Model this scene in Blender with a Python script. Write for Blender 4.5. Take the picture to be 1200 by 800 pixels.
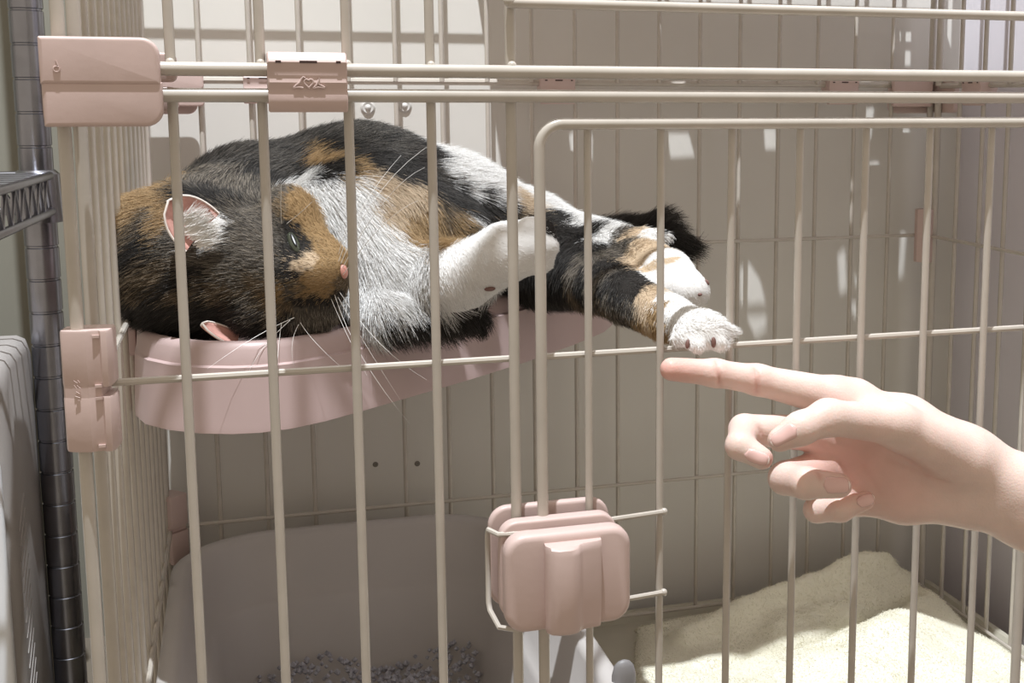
import bpy, bmesh, math, random
import numpy as np
from mathutils import Vector, Matrix
from mathutils.bvhtree import BVHTree
from mathutils.geometry import tessellate_polygon

for o in list(bpy.data.objects): bpy.data.objects.remove(o, do_unlink=True)
scn = bpy.context.scene
COL = scn.collection
S = 0.01                      # builder coordinates are centimetres
random.seed(7); RNG = np.random.default_rng(7)

# ------------------------------------------------------------------ camera
FPX, PPX, PPY = 1480.95, 755.31, 336.21
CAM = np.array([-7.367, -60.216, 1.815])
def _rot(a):
    th = np.linalg.norm(a); k = a/th
    K = np.array([[0,-k[2],k[1]],[k[2],0,-k[0]],[-k[1],k[0],0]])
    return np.eye(3)+np.sin(th)*K+(1-np.cos(th))*K@K
RC = _rot(np.array([0.1460243, -0.3103308, -0.0205526])) @ np.array([[1,0,0],[0,0,-1],[0,1,0]], float)
cd = bpy.data.cameras.new('camera'); cam = bpy.data.objects.new('camera', cd); COL.objects.link(cam)
cd.sensor_fit = 'HORIZONTAL'; cd.sensor_width = 36; cd.lens = FPX*36/1200
cd.shift_x = -(PPX-600)/1200; cd.shift_y = (PPY-400)/1200; cd.clip_start = 0.01; cd.clip_end = 50
m4 = Matrix.Identity(4)
for i in range(3):
    m4[i][0], m4[i][1], m4[i][2], m4[i][3] = RC[0][i], -RC[1][i], -RC[2][i], CAM[i]*S
cam.matrix_world = m4
scn.camera = cam

# ------------------------------------------------------------------ light
world = bpy.data.worlds.new('World'); scn.world = world; world.use_nodes = True
bg = world.node_tree.nodes['Background']
bg.inputs[0].default_value = (1.0, 0.87, 0.71, 1); bg.inputs[1].default_value = 0.60
LAMP = np.array([-10.0, -25.0, 190.0])      # ceiling lamp above and in front of the cage
ld = bpy.data.lights.new('ceiling_lamp', 'POINT'); lo = bpy.data.objects.new('ceiling_lamp', ld); COL.objects.link(lo)
lo.location = Vector(LAMP*S); ld.energy = 295; ld.color = (0.90, 0.95, 1.0); ld.shadow_soft_size = 0.011
scn.view_settings.view_transform = 'Standard'; scn.view_settings.look = 'None'
scn.view_settings.exposure = 0.0; scn.view_settings.gamma = 1.0; scn.view_settings.use_curve_mapping = False

# ------------------------------------------------------------------ projection helpers (pixel of the photograph -> a point at a given depth)
def ray(u, v): return RC.T @ np.array([(u-PPX)/FPX, (v-PPY)/FPX, 1.0])
def at(u, v, X=None, Y=None, Z=None):
    d = ray(u, v)
    t = (X-CAM[0])/d[0] if X is not None else (Y-CAM[1])/d[1] if Y is not None else (Z-CAM[2])/d[2]
    return CAM + t*d
def P3(u, v, Y): return at(u, v, Y=Y)

# ------------------------------------------------------------------ materials
def srgb(r, g, b):
    f = lambda c: (c/255/12.92) if c/255 <= 0.04045 else ((c/255+0.055)/1.055)**2.4
    return (f(r), f(g), f(b), 1)
MATS = {}
def mat(name, col, rough=0.5, var=0.06, scale=30, bump=0.0, bscale=80, metal=0.0, spec=0.5, attr=None, sss=0, ssr=(0.01,0.004,0.002), coat=0):
    if name in MATS: return MATS[name]
    m = bpy.data.materials.new(name); m.use_nodes = True; nt = m.node_tree; b = nt.nodes['Principled BSDF']
    b.inputs['Roughness'].default_value = rough; b.inputs['Metallic'].default_value = metal
    b.inputs['Specular IOR Level'].default_value = spec; b.inputs['Coat Weight'].default_value = coat
    tc = nt.nodes.new('ShaderNodeTexCoord')
    nz = nt.nodes.new('ShaderNodeTexNoise'); nz.inputs['Scale'].default_value = scale; nz.inputs['Detail'].default_value = 5
    nt.links.new(tc.outputs['Object'], nz.inputs['Vector'])
    mr = nt.nodes.new('ShaderNodeMapRange'); mr.inputs['From Min'].default_value = 0.3; mr.inputs['From Max'].default_value = 0.7
    mr.inputs['To Min'].default_value = 1-var; mr.inputs['To Max'].default_value = 1+var
    nt.links.new(nz.outputs['Fac'], mr.inputs['Value'])
    hs = nt.nodes.new('ShaderNodeHueSaturation'); nt.links.new(mr.outputs[0], hs.inputs['Value'])
    if attr:
        an = nt.nodes.new('ShaderNodeAttribute'); an.attribute_name = attr; nt.links.new(an.outputs['Color'], hs.inputs['Color'])
    else: hs.inputs['Color'].default_value = col if len(col) == 4 else (*col, 1)
    nt.links.new(hs.outputs[0], b.inputs['Base Color'])
    if bump:
        n2 = nt.nodes.new('ShaderNodeTexNoise'); n2.inputs['Scale'].default_value = bscale; n2.inputs['Detail'].default_value = 4
        nt.links.new(tc.outputs['Object'], n2.inputs['Vector'])
        bp = nt.nodes.new('ShaderNodeBump'); bp.inputs['Strength'].default_value = bump; bp.inputs['Distance'].default_value = 0.002
        nt.links.new(n2.outputs['Fac'], bp.inputs['Height']); nt.links.new(bp.outputs[0], b.inputs['Normal'])
    if sss:
        b.inputs['Subsurface Weight'].default_value = sss; b.inputs['Subsurface Radius'].default_value = ssr; b.inputs['Subsurface Scale'].default_value = 1.0
    MATS[name] = m; return m
M_WIRE = mat('cream_wire', (0.50, 0.455, 0.40), 0.24, 0.05, 60, spec=0.6)
M_PINK = mat('pink_plastic', (0.57, 0.435, 0.40), 0.42, 0.035, 40, 0.03, 300, spec=0.4)
M_PINK2 = mat('rose_plastic', (0.51, 0.385, 0.37), 0.38, 0.03, 25, 0.02, 300, spec=0.4)
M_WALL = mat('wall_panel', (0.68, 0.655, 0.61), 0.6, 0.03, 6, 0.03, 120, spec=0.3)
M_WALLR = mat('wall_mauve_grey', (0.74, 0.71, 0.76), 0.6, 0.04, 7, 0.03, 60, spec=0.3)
M_WALLL = mat('wall_shaded_olive', (0.26, 0.25, 0.21), 0.7, 0.06, 5, 0.05, 60, spec=0.2)  # shade on the left wall is put into this darker olive colour
M_FLOOR = mat('floor_wood', (0.16, 0.135, 0.105), 0.6, 0.15, 12, 0.1, 40)
M_TRAY = mat('tray_plastic', (0.50, 0.47, 0.38), 0.5, 0.05, 20, 0.03, 200)
M_LITTER = mat('litter_box_plastic', (0.52, 0.49, 0.47), 0.42, 0.03, 15, 0.02, 200, spec=0.4)
M_GRAN = mat('litter_granules', (0.42, 0.42, 0.47), 0.8, 0.35, 400)
M_DARK = mat('dark_gap', (0.06, 0.03, 0.025), 0.7, 0.1, 50)
M_CHROME = mat('chrome', (0.30, 0.30, 0.33), 0.25, 0.1, 60, metal=1.0)
M_APPL = mat('appliance_grey', (0.37, 0.345, 0.33), 0.5, 0.03, 20, 0.05, 500)
M_APPLW = mat('appliance_white', (0.82, 0.84, 0.87), 0.35, 0.02, 20)
M_SCREW = mat('screw_head', (0.20, 0.18, 0.15), 0.5, 0.2, 90)
M_SUCK = mat('clear_bump', (0.62, 0.60, 0.57), 0.12, 0.05, 50)
M_SCOOP = mat('scoop_plastic', (0.22, 0.21, 0.21), 0.45, 0.03, 30)

# ------------------------------------------------------------------ object helpers
ORG = {}
def link(o, parent, org):
    COL.objects.link(o); ORG[o.name] = np.array(org, float)
    if parent is not None:
        o.parent = parent; o.location = Vector((ORG[o.name]-ORG[parent.name])*S)
    else: o.location = Vector(ORG[o.name]*S)
    return o
def tag(o, label=None, cat=None, group=None, kind=None):
    if label: o['label'] = label
    if cat: o['category'] = cat
    if group: o['group'] = group
    if kind: o['kind'] = kind
    return o
def empty(name, org, label=None, cat=None, group=None):
    o = bpy.data.objects.new(name, None); o.empty_display_size = 0.02
    return tag(link(o, None, org), label, cat, group)
class MB:
    def __init__(s): s.v = []; s.f = []
    def add(s, verts, faces):
        n = len(s.v); s.v += [tuple(map(float, p)) for p in verts]; s.f += [tuple(i+n for i in f) for f in faces]; return s
    def tube(s, pts, r, seg=10, closed=False, caps=True):
        pts = [np.array(p, float) for p in pts]; n = len(pts)
        rs = r if hasattr(r, '__len__') else [r]*n
        vs = []; up = None
        for i in range(n):
            a = pts[(i-1) % n] if (closed or i > 0) else pts[i]; b = pts[(i+1) % n] if (closed or i < n-1) else pts[i]
            t = b-a; t /= np.linalg.norm(t)+1e-12
            if up is None:
                h = np.array([0, 0, 1.]) if abs(t[2]) < 0.9 else np.array([1., 0, 0]); up = h-t*(h@t)
            else: up = up-t*(up@t)
            up /= np.linalg.norm(up); w = np.cross(t, up)
            for k in range(seg):
                q = 2*math.pi*k/seg; vs.append(pts[i]+rs[i]*(math.cos(q)*up+math.sin(q)*w))
        fs = []
        for i in range(n if closed else n-1):
            j = (i+1) % n
            for k in range(seg):
                l = (k+1) % seg; fs.append((i*seg+k, i*seg+l, j*seg+l, j*seg+k))
        if caps and not closed:
            fs.append(tuple(range(seg-1, -1, -1))); fs.append(tuple((n-1)*seg+k for k in range(seg)))
        return s.add(vs, fs)
    def box(s, lo, hi):
        (a,b,c),(d,e,f) = lo, hi
        return s.add([(a,b,c),(d,b,c),(d,e,c),(a,e,c),(a,b,f),(d,b,f),(d,e,f),(a,e,f)],
                     [(0,3,2,1),(4,5,6,7),(0,1,5,4),(1,2,6,5),(2,3,7,6),(3,0,4,7)])
    def sphere(s, c, r, seg=12, rings=8, sc=(1,1,1)):
        vs = [(c[0], c[1], c[2]+r*sc[2])]; fs = []
        for i in range(1, rings):
            th = math.pi*i/rings
            for k in range(seg):
                q = 2*math.pi*k/seg
                vs.append((c[0]+r*sc[0]*math.sin(th)*math.cos(q), c[1]+r*sc[1]*math.sin(th)*math.sin(q), c[2]+r*sc[2]*math.cos(th)))
        vs.append((c[0], c[1], c[2]-r*sc[2])); L = len(vs)-1
        for k in range(seg): fs.append((0, 1+k, 1+(k+1) % seg))
        for i in range(rings-2):
            for k in range(seg):
                a = 1+i*seg+k; b = 1+i*seg+(k+1) % seg; fs.append((a, a+seg, b+seg, b))
        for k in range(seg): fs.append((L, 1+(rings-2)*seg+(k+1) % seg, 1+(rings-2)*seg+k))
        return s.add(vs, fs)
    def loft(s, loops, cap0=True, cap1=True, close=True):
        n = len(loops[0]); vs = [p for l in loops for p in l]; fs = []
        for i in range(len(loops)-1):
            for k in range(n if close else n-1):
                l = (k+1) % n; fs.append((i*n+k, i*n+l, (i+1)*n+l, (i+1)*n+k))
        if cap0: fs.append(tuple(range(n-1, -1, -1)))
        if cap1: fs.append(tuple((len(loops)-1)*n+k for k in range(n)))
        return s.add(vs, fs)
    def build(s, name, m, parent=None, org=None, smooth=True, auto=40):
        v = np.array(s.v, float)
        if org is None: org = (v.min(0)+v.max(0))/2
        me = bpy.data.meshes.new(name); me.from_pydata(((v-org)*S).tolist(), [], s.f); me.update()
        bm = bmesh.new(); bm.from_mesh(me); bmesh.ops.recalc_face_normals(bm, faces=bm.faces); bm.to_mesh(me); bm.free()
        if smooth:
            me.shade_smooth()
            if auto: me.set_sharp_from_angle(angle=math.radians(auto))
        me.materials.append(m)
        return link(bpy.data.objects.new(name, me), parent, org)
def rrect(w, h, r, n=6, rs=None):
    """rounded rectangle outline (x,z) centred on 0, counter-clockwise; rs = (tr,tl,bl,br) radii"""
    rs = rs or (r, r, r, r); out = []
    for (sx, sz, a0), rr in zip(((1,1,0),(-1,1,90),(-1,-1,180),(1,-1,270)), rs):
        cx, cz = sx*(w/2-rr), sz*(h/2-rr)
        for k in range(n+1):
            a = math.radians(a0+90*k/n); out.append((cx+rr*math.cos(a), cz+rr*math.sin(a)))
    return out
def plate(mb, c, w, h, t, r, bev=0.12, rs=None, ux=(1,0,0), uz=(0,0,1), n=6):
    """pillow-edged rounded plate; c = centre, thickness t along ux x uz"""
    ux = np.array(ux, float); uz = np.array(uz, float); un = np.cross(ux, uz); c = np.array(c, float)   # un points to the viewer (-Y) side when ux=+X, uz=+Z -> -Y
    loops = []
    for k in range(5):
        a = math.pi/2*k/4; loops.append((bev*(1-math.sin(a)), -t/2+bev*(1-math.cos(a))))
    loops += [(l[0], -l[1]) for l in reversed(loops)]
    L = []
    for ins, d in loops:
        o = rrect(w-2*ins, h-2*ins, max(r-ins, 0.02), n, None if rs is None else [max(q-ins, 0.02) for q in rs])
        L.append([c+ux*x+uz*z+un*d for x, z in o])
    return mb.loft(L)
BARCACHE = {}
def vbar(name, x, y, z0, z1, r, parent, m=None):
    key = (round(z1-z0, 2), r)
    if key not in BARCACHE:
        L = (z1-z0)/2
        mb = MB().tube([(0,0,-L),(0,0,-L+.02),(0,0,L-.02),(0,0,L)], [r*.8, r, r, r*.8], 10)
        me = bpy.data.meshes.new(name); me.from_pydata((np.array(mb.v)*S).tolist(), [], mb.f); me.update(); me.shade_smooth()
        me.set_sharp_from_angle(angle=math.radians(50)); me.materials.append(M_WIRE); BARCACHE[key] = me
    return link(bpy.data.objects.new(name, BARCACHE[key]), parent, (x, y, (z0+z1)/2))

# ------------------------------------------------------------------ key dimensions
D, XL, XR = 46.05, -14.04, 55.04
FLOORZ, BASEZ = -49.5, -46.0
ZR1, ZR2, ZMID, ZLOW = 3.12, 1.98, -10.88, -32.65
TOPZ = 58.0
YW = D+3.5

# ------------------------------------------------------------------ setting
MB().box((-130, -170, FLOORZ-4), (130, 120, FLOORZ)).build('floor', M_FLOOR, smooth=False)['kind'] = 'structure'
wb = MB().box((-18.5, YW, FLOORZ), (70, YW+4, 110)).build('wall_back', M_WALL, smooth=False); wb['kind'] = 'structure'
wr = MB().box((60.5, -20, FLOORZ), (64.5, YW, 110)).build('wall_right', M_WALLR, smooth=False); wr['kind'] = 'structure'
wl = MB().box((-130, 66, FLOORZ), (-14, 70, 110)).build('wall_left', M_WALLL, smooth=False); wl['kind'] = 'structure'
for (u, v) in ((440, 544), (489, 543)):
    p = at(u, v, Y=YW); mb = MB()
    mb.loft([[(p[0]+r*math.cos(a), YW-d, p[2]+r*math.sin(a)) for a in np.linspace(0, 2*math.pi, 12, endpoint=False)] for r, d in ((.26,-.05),(.24,.06),(.12,.09),(.09,.05))])
    mb.build('screw', M_SCREW, wb)
for (u, v) in ((431, 126), (474, 124)):
    p = at(u, v, Y=YW); mb = MB()
    mb.loft([[(p[0]+r*math.cos(a), YW-d, p[2]+r*math.sin(a)) for a in np.linspace(0, 2*math.pi, 16, endpoint=False)] for r, d in ((.62,-.05),(.6,.08),(.45,.2),(.28,.16),(.16,.32),(.05,.36))])
    mb.build('wall_stud', M_SUCK, wb)

# ------------------------------------------------------------------ cage
cage = empty('pet_cage', ((XL+XR)/2, D/2, FLOORZ), 'tall cream wire pet cage with pink plastic clips and a hinged front door', 'cage')
RB, RR = 0.215, 0.31
def xs(x0, x1, base):
    n0 = math.ceil((x0-base)/3.8); return [base+3.8*n for n in range(n0, 100) if base+3.8*n <= x1]
# front, lower storey
XE, XF, XG, XN, XJ = 5.25, 6.50, 9.04, 34.62, 35.95
mb = MB()
mb.tube([(-14.42,-.1,BASEZ+.5), (-14.42,-.1,ZR2)], .29, 12)                       # left post
mb.tube([(-14.6,-.5,ZR2), (55.4,-.5,ZR2)], RR, 12)                              # top rail
mb.tube([(-14.2,.36,ZMID), (XE,.36,ZMID)], .17, 8)
mb.tube([(-14.2,-.4,BASEZ+.8), (55.2,-.4,BASEZ+.8)], RR, 10)
mb.tube([(XE,0,BASEZ+.8), (XE,0,ZR2)], .27, 12); mb.tube([(XJ,0,BASEZ+.8), (XJ,0,ZR2)], .27, 12)
mb.tube([(XJ,.36,ZMID), (55,.36,ZMID)], .17, 8); mb.tube([(55.2,-.1,BASEZ+.5), (55.2,-.1,ZR2)], .40, 12)
fp = mb.build('front_panel', M_WIRE, cage)
for n in range(4): vbar('vertical_bar', -9.977+3.8*n, 0, BASEZ+.8, ZR2, .225, fp)
for x in xs(XJ+2, 54, XJ): vbar('vertical_bar', x, 0, BASEZ+.8, ZR2, .225, fp)
# door
mb = MB(); ZD0, ZD1, rr = -44.0, 0.66, 1.15; pts = []
for (cx, cz, a0) in ((XN-rr, ZD1-rr, 0), (XF+rr, ZD1-rr, 90), (XF+rr, ZD0+rr, 180), (XN-rr, ZD0+rr, 270)):
    for k in range(9):
        a = math.radians(a0+90*k/8); pts.append((cx+rr*math.cos(a), -.5, cz+rr*math.sin(a)))
mb.tube(pts, .285, 12, closed=True)
mb.tube([(XF,.32,ZMID), (XN,.32,ZMID)], .17, 8)
door = mb.build('door', M_WIRE, cage)
for n in range(7): vbar('vertical_bar', XG+3.8*n, 0, ZD0, ZD1+.05, .20, door)
# upper storey front: the wide door opening is open
mb = MB()
mb.tube([(-14.6,-.5,ZR1), (55.4,-.5,ZR1)], RR, 12); mb.tube([(-14.42,-.1,ZR1), (-14.42,-.1,TOPZ)], .29, 12)
mb.tube([(XE-.2,-.5,6.31), (XJ+.2,-.5,6.31)], .25, 10); mb.tube([(XE,0,ZR1), (XE,0,TOPZ)], .27, 12); mb.tube([(XJ,0,ZR1), (XJ,0,TOPZ)], .27, 12)
mb.tube([(-14.6,-.5,TOPZ), (55.4,-.5,TOPZ)], RR, 10); mb.tube([(55.2,-.1,ZR1), (55.2,-.1,TOPZ)], .40, 12)
ufp = mb.build('upper_front_panel', M_WIRE, cage)
for n in range(4): vbar('vertical_bar', -9.977+3.8*n, 0, ZR1, TOPZ, .225, ufp)
for x in xs(XJ+2, 54, XJ): vbar('vertical_bar', x, 0, ZR1, TOPZ, .225, ufp)
# weld bumps on the rails
for n in range(4): MB().sphere((-9.977+3.8*n, -.35, ZR1+.28), .2, 8, 6).build('weld_bead', M_WIRE, ufp)
MB().sphere((XE, -.35, ZR1+.28), .24, 8, 6).build('weld_bead', M_WIRE, ufp); MB().sphere((XE-.1, -.5, 6.4), .3, 8, 6).build('weld_bead', M_WIRE, ufp)
# back panels
for nm, z0, z1, hz in (('back_panel', BASEZ+.6, 2.1, (BASEZ+.8, ZLOW, -10.82, 2.05)), ('upper_back_panel', 3.27, TOPZ, (3.27, 16.3, 36, TOPZ))):
    mb = MB()
    for z in hz:
        rail = z in (2.05, 3.27, TOPZ); mb.tube([(XL,D+(.3 if rail else -.3),z), (XR,D+(.3 if rail else -.3),z)], .28 if rail else .17, 8)
    for x in (XL, XR): mb.tube([(x,D,z0), (x,D,z1)], .30, 10)
    pn = mb.build(nm, M_WIRE, cage)
    for x in xs(XL+1, XR-1, 16.7): vbar('vertical_bar', x, D, z0, z1, .19, pn)
# side panels
for side, X in (('left', XL), ('right', XR)):
    for pre, z0, z1, hz in (('', BASEZ+.6, 2.05, (BASEZ+.8, ZLOW, -10.82, 2.0)), ('upper_', 3.2, TOPZ, (3.2, 16.3, 36, TOPZ))):
        mb = MB(); sg = -1 if side == 'left' else 1
        for z in hz:
            rail = z in (2.0, 3.2, TOPZ); mb.tube([(X+sg*(.3 if rail else -.3),1.6,z), (X+sg*(.3 if rail else -.3),D-1.3,z)], .28 if rail else .17, 8)
        mb.tube([(X,2.3,z0), (X,2.3,z1)], .31, 12); mb.tube([(X,D-1.4,z0), (X,D-1.4,z1)], .34, 10)
        pn = mb.build(pre+'side_panel', M_WIRE, cage)
        for k in range(1, 11): vbar('vertical_bar', X, 2.6+3.83*k, z0, z1, .21, pn)
# base tray
mb = MB(); L = []
for ins, z in ((0, FLOORZ+.1), (-.6, BASEZ+.5), (0, BASEZ+.55), (.3, BASEZ+.1), (.5, BASEZ-.3)):
    L.append([((XL+XR)/2+x, D/2+y, z) for x, y in rrect(XR-XL+2-2*ins, D+2-2*ins, 2.5)])
mb.loft(L).build('base_tray', M_TRAY, cage)
# upper shelf board above the right half, with the cut-outs that let light through
ZS = 19.0
def todeck(u, v, Y=YW):
    p = at(u, v, Y=Y); t = (ZS-LAMP[2])/(p[2]-LAMP[2]); q = LAMP+(p-LAMP)*t; return (q[0], q[1])
xe = todeck(574, 100)[0]
outer = [(xe, 21), (xe+3, 18.5), (xe+9, 18), (30, 20), (36, 16.5), (43, 19), (XR-.6, 17), (XR-.6, D-.1), (xe, D-.1)]
holes_px = [[(783,158),(806,158),(813,185),(787,187)], [(792,214),(812,211),(806,228)], [(896,152),(908,152),(909,177),(897,177)],
            [(1011,130),(1024,128),(1020,163),(1012,163)], [(1016,192),(1030,190),(1028,204),(1018,205)], [(1058,152),(1066,152),(1062,176),(1054,182)],
            [(868,318),(878,310),(890,330),(896,356),(869,358)], [(874,372),(898,370),(896,388),(886,397)],
            [(982,302),(990,294),(992,340),(984,345)], [(1001,322),(1007,330),(1008,342),(1003,340)], [(997,357),(1007,355),(1006,380),(999,370)],
            [(1056,276),(1062,276),(1058,322),(1052,328)], [(667,160),(673,156),(676,190),(670,186)], [(689,162),(694,158),(694,188),(690,188)],
            [(1055,40),(1067,40),(1066,78),(1056,78)]]
holes = []
for h in holes_px:
    hc = np.mean(h, 0); holes.append([todeck(*(hc+(np.array(q)-hc)*1.12)) for q in h])
# unseen board; its wavy front edge is shaped to dapple light on the blanket
mb = MB()
polys = [[Vector((x, y, 0)) for x, y in outer]]+[[Vector((x, y, 0)) for x, y in h] for h in holes]
flat = [p for pl in polys for p in pl]; tris = tessellate_polygon(polys)
nv = len(flat); vs = [(p.x, p.y, ZS) for p in flat]+[(p.x, p.y, ZS+.25) for p in flat]
fs = [tuple(t) for t in tris]+[tuple(i+nv for i in reversed(t)) for t in tris]; base = 0
for pl in polys:
    n = len(pl)
    for k in range(n): a, b = base+k, base+(k+1) % n; fs.append((a, b, b+nv, a+nv))
    base += n
mb.add(vs, fs).build('upper_shelf', M_PINK, cage, smooth=False)

# ---- pink clips
def mark(parent, pts_list, r=.05, m=None, name='embossed_mark'):
    mb = MB()
    for pts in pts_list: mb.tube(pts, r, 6)
    return mb.build(name, m or M_PINK, parent)
def corner_clip(X, Y, sx, front=True):
    """wraps the joint of four panels at a cage corner; sx=+1 -> plate runs to +X from X"""
    mb = MB(); w, h = 4.75, 3.75; zc = 2.55; yo = -1.05 if front else 1.0
    cx = X+sx*w/2-sx*.7
    rs = (.75,.08,.08,.75) if sx > 0 else (.08,.75,.75,.08)
    plate(mb, (cx, Y+yo, zc+.86), w, 2.0, .7, .5, .16, rs=(rs[0], rs[1], .05, .05))
    plate(mb, (cx+.05*sx, Y+yo+.04, zc-.97), w, 1.9, .66, .5, .16, rs=(.05, .05, rs[2], rs[3]))
    yi = Y+yo+(1.9 if front else -1.7)
    plate(mb, (cx+sx*.9, yi, zc+.65), w-.6, 1.3, .5, .3, .12); plate(mb, (cx+sx*.9, yi, zc-.75), w-.6, 1.1, .5, .3, .12)
    xo = X-sx*.45; ys = Y+(1.4 if front else -1.4)
    mb2 = plate(mb, (xo, ys, zc), 4.2, 3.7, .6, .5, .15, ux=(0, 1, 0))
    c = mb.build('corner_clip', M_PINK, cage)
    return c
cc = corner_clip(-14.4, 0, 1)
q = P3(66, 78, -1.42); mark(cc, [[q+np.array(d) for d in ((0,0,.25),(.05,0,.05))], [q+np.array([.12*math.cos(a), 0, -.1+.12*math.sin(a)]) for a in np.linspace(.8, 6.5, 9)]], .035)
corner_clip(XL-.2, D, 1, False); corner_clip(XR+.2, D, -1, False)
def rail_clip(c, w, h, name='rail_clip', emb=False, ux=(1,0,0), sg=-1):
    """profiled clip that snaps over both rails: wavy front, ledge on top, notched lower corners"""
    c = np.array(c, float); ux = np.array(ux, float); un = np.cross(ux, (0,0,1)); mb = MB()
    prof = [(.62, -.55), (.62, h*.5), (.75, h*.5+.02), (1.02, h*.5-.18), (1.14, h*.34), (1.05, h*.22), (1.0, h*.12), (1.10, 0), (1.0, -h*.10), (1.0, -h*.16), (1.10, -h*.28), (1.02, -h*.42), (.86, -h*.5), (.62, -h*.5)]
    # closed section: front profile then the back face
    sec = [(d, z) for d, z in prof[2:]]+[(.55, -h*.5), (.55, -h*.1), (-.55, -h*.1), (-.75, h*.12), (-.75, h*.42), (-.5, h*.5+.02)]
    loops = []
    for x, k in ((-w/2, .96), (-w/2+.06, 1), (w/2-.06, 1), (w/2, .96)):
        loops.append([c+ux*x+un*(d*k)+np.array([0,0,z*k]) for d, z in sec])
    mb.loft(loops)
    o = mb.build(name, M_PINK, cage, auto=32)
    # slots as solid dark boxes: their inner shade is put into the colour
    mb = MB()
    for a, b in ((-.40,-.33), (-.10,.12), (.36,.42)):
        p = c+ux*(a*w)+un*.9+np.array([0,0,h*.5-.47]); e = c+ux*(b*w)+un*1.16+np.array([0,0,h*.5-.36])
        mb.box(np.minimum(p, e), np.maximum(p, e))
    mb.build('slot_shade', M_DARK, o, smooth=False)
    if emb:
        f = lambda x, z: c+ux*x+un*1.10+np.array([0,0,z])
        heart = [f(.02+.22*math.sin(t)**3*.9, -.02+.022*(13*math.cos(t)-5*math.cos(2*t)-2*math.cos(3*t)-math.cos(4*t))*.62) for t in np.linspace(0, 2*math.pi, 25)]
        ear1 = [f(-.62,-.22), f(-.5,-.10), f(-.36,.0), f(-.28,.16), f(-.2,.24), f(-.12,.2)]; base1 = [f(-.64,-.24), f(-.42,-.2), f(-.22,-.24)]
        ear2 = [f(.22,-.24), f(.36,-.1), f(.44,.1), f(.48,.22), f(.46,-.08), f(.62,-.16), f(.7,-.22)]; base2 = [f(.2,-.25), f(.45,-.2), f(.7,-.24)]
        mark(o, [heart, ear1, base1, ear2, base2], .04)
    return o
q = P3(360.5, 99, -1.1); rail_clip((q[0], 0-.5, ZR1-.57), 3.42, 2.62, emb=True)
for u in (308, 652, 985):
    q = at(u, 105, Y=D); rail_clip((q[0], D+.3, 2.66), 2.95, 2.4)
rail_clip((XR+.3, D-8.0, 2.6), 3.0, 2.4, ux=(0,-1,0))
# upright clip that ties two posts together, notched for the wire; section in (x,y), length along z
def post_clip(c, h, label=None, ax=(1,0), flip=1, name='post_clip', w=1.0):
    mb = MB(); ax = np.array([ax[0], ax[1], 0.]); pe = np.array([ax[1], -ax[0], 0.])*flip; c = np.array(c, float)
    sec = [(-1.05,.55),(-.95,.72),(-.6,.86),(.1,.95),(.35,.80),(.62,.80),(.72,.92),(.95,.90),(1.05,.7),(1.05,-.5),(.9,-.85),(-.7,-.85),(-1.05,-.5)]
    for z0, z1, xr in ((-h/2, -.22, 1.0), (.22, h/2, 1.0), (-.4, .4, .62)):
        loops = []
        for z, k in ((z0, .97 if xr == 1 else .985), (z0+.1, 1 if xr == 1 else .985), (z1-.1, 1 if xr == 1 else .985), (z1, .97 if xr == 1 else .985)):
            loops.append([c+ax*(min(x, xr*1.05)*k*w)+pe*(d*k)+np.array([0,0,z]) for x, d in sec])
        mb.loft(loops)
    o = mb.build(name, M_PINK, cage, auto=35)
    for z in (h/2-.25, .25, -.3, -h/2+.25):   # moulded ribs across the channel
        mb = MB(); mb.box(np.minimum(c+ax*.34+pe*.74, c+ax*.66+pe*.88)+np.array([0,0,z-.06]), np.maximum(c+ax*.34+pe*.74, c+ax*.66+pe*.88)+np.array([0,0,z+.06])); mb.build('rib', M_PINK, o, smooth=False)
    return o
ca = math.radians(-8)
pc = post_clip((-14.0, .1, -11.0), 5.45, ax=(math.cos(ca), math.sin(ca)), flip=1)
q = np.array([-14.5, -.78, -10.85])
mark(pc, [[q+np.array(a), q+np.array(b)] for a, b in (((-.12,0,.4),(.02,0,.28)), ((.05,-.03,.42),(.12,-.03,.3)), ((-.12,0,.2),(0,0,.02)), ((0,0,.18),(.14,-.03,.05)), ((-.05,0,-.1),(.1,-.03,-.2)), ((-.1,0,-.3),(.1,-.03,-.38)))], .02)
post_clip((XL+.4, D-.8, -32.5), 5.6, ax=(.7, -.7), flip=1)
post_clip((XR-.5, D-.7, -10.8), 5.0, ax=(.7, .7), flip=1)

# ---- latch on the door
mb = MB(); lx, lz = 7.2, -21.45
plate(mb, (lx+.1, -2.15, lz-.05), 6.35, 4.95, 1.15, 1.0, .34, n=8)
latch = mb.build('door_latch', M_PINK, cage, auto=60)
mb = MB(); plate(mb, (lx-.15, .55, lz+.35), 6.3, 5.3, .55, 1.0, .2, n=8); plate(mb, (lx-.05, -.85, lz+.12), 6.0, 5.1, .8, .9, .15, n=8)
mb.build('back_plate', M_PINK, latch, auto=60)
mb = MB(); L = []
for z, k in ((-2.42, .80), (-2.32, .93), (-2.1, 1), (-.1, 1.04), (1.6, 1), (1.88, .93), (1.98, .8)):
    sec = [(-1.35,0), (-1.38,.55), (-1.2,1.0), (-.85,1.22), (-.3,1.26), (.1,1.12), (.28,.85), (.5,.68), (1.3,.5), (1.45,.38), (1.5,0)]
    tail = 0.0 if z > -1.6 else .0
    L.append([(lx+.18+x*(.97 if abs(z) > 2 else 1), -2.70-d*k, lz+z) for x, d in sec])
mb.loft(L); mb.build('slide_knob', M_PINK, latch, auto=38)
mb = MB(); xh = XG+3.8+.05; xl = 3.85; zt, zb = -19.35, -23.75
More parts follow.
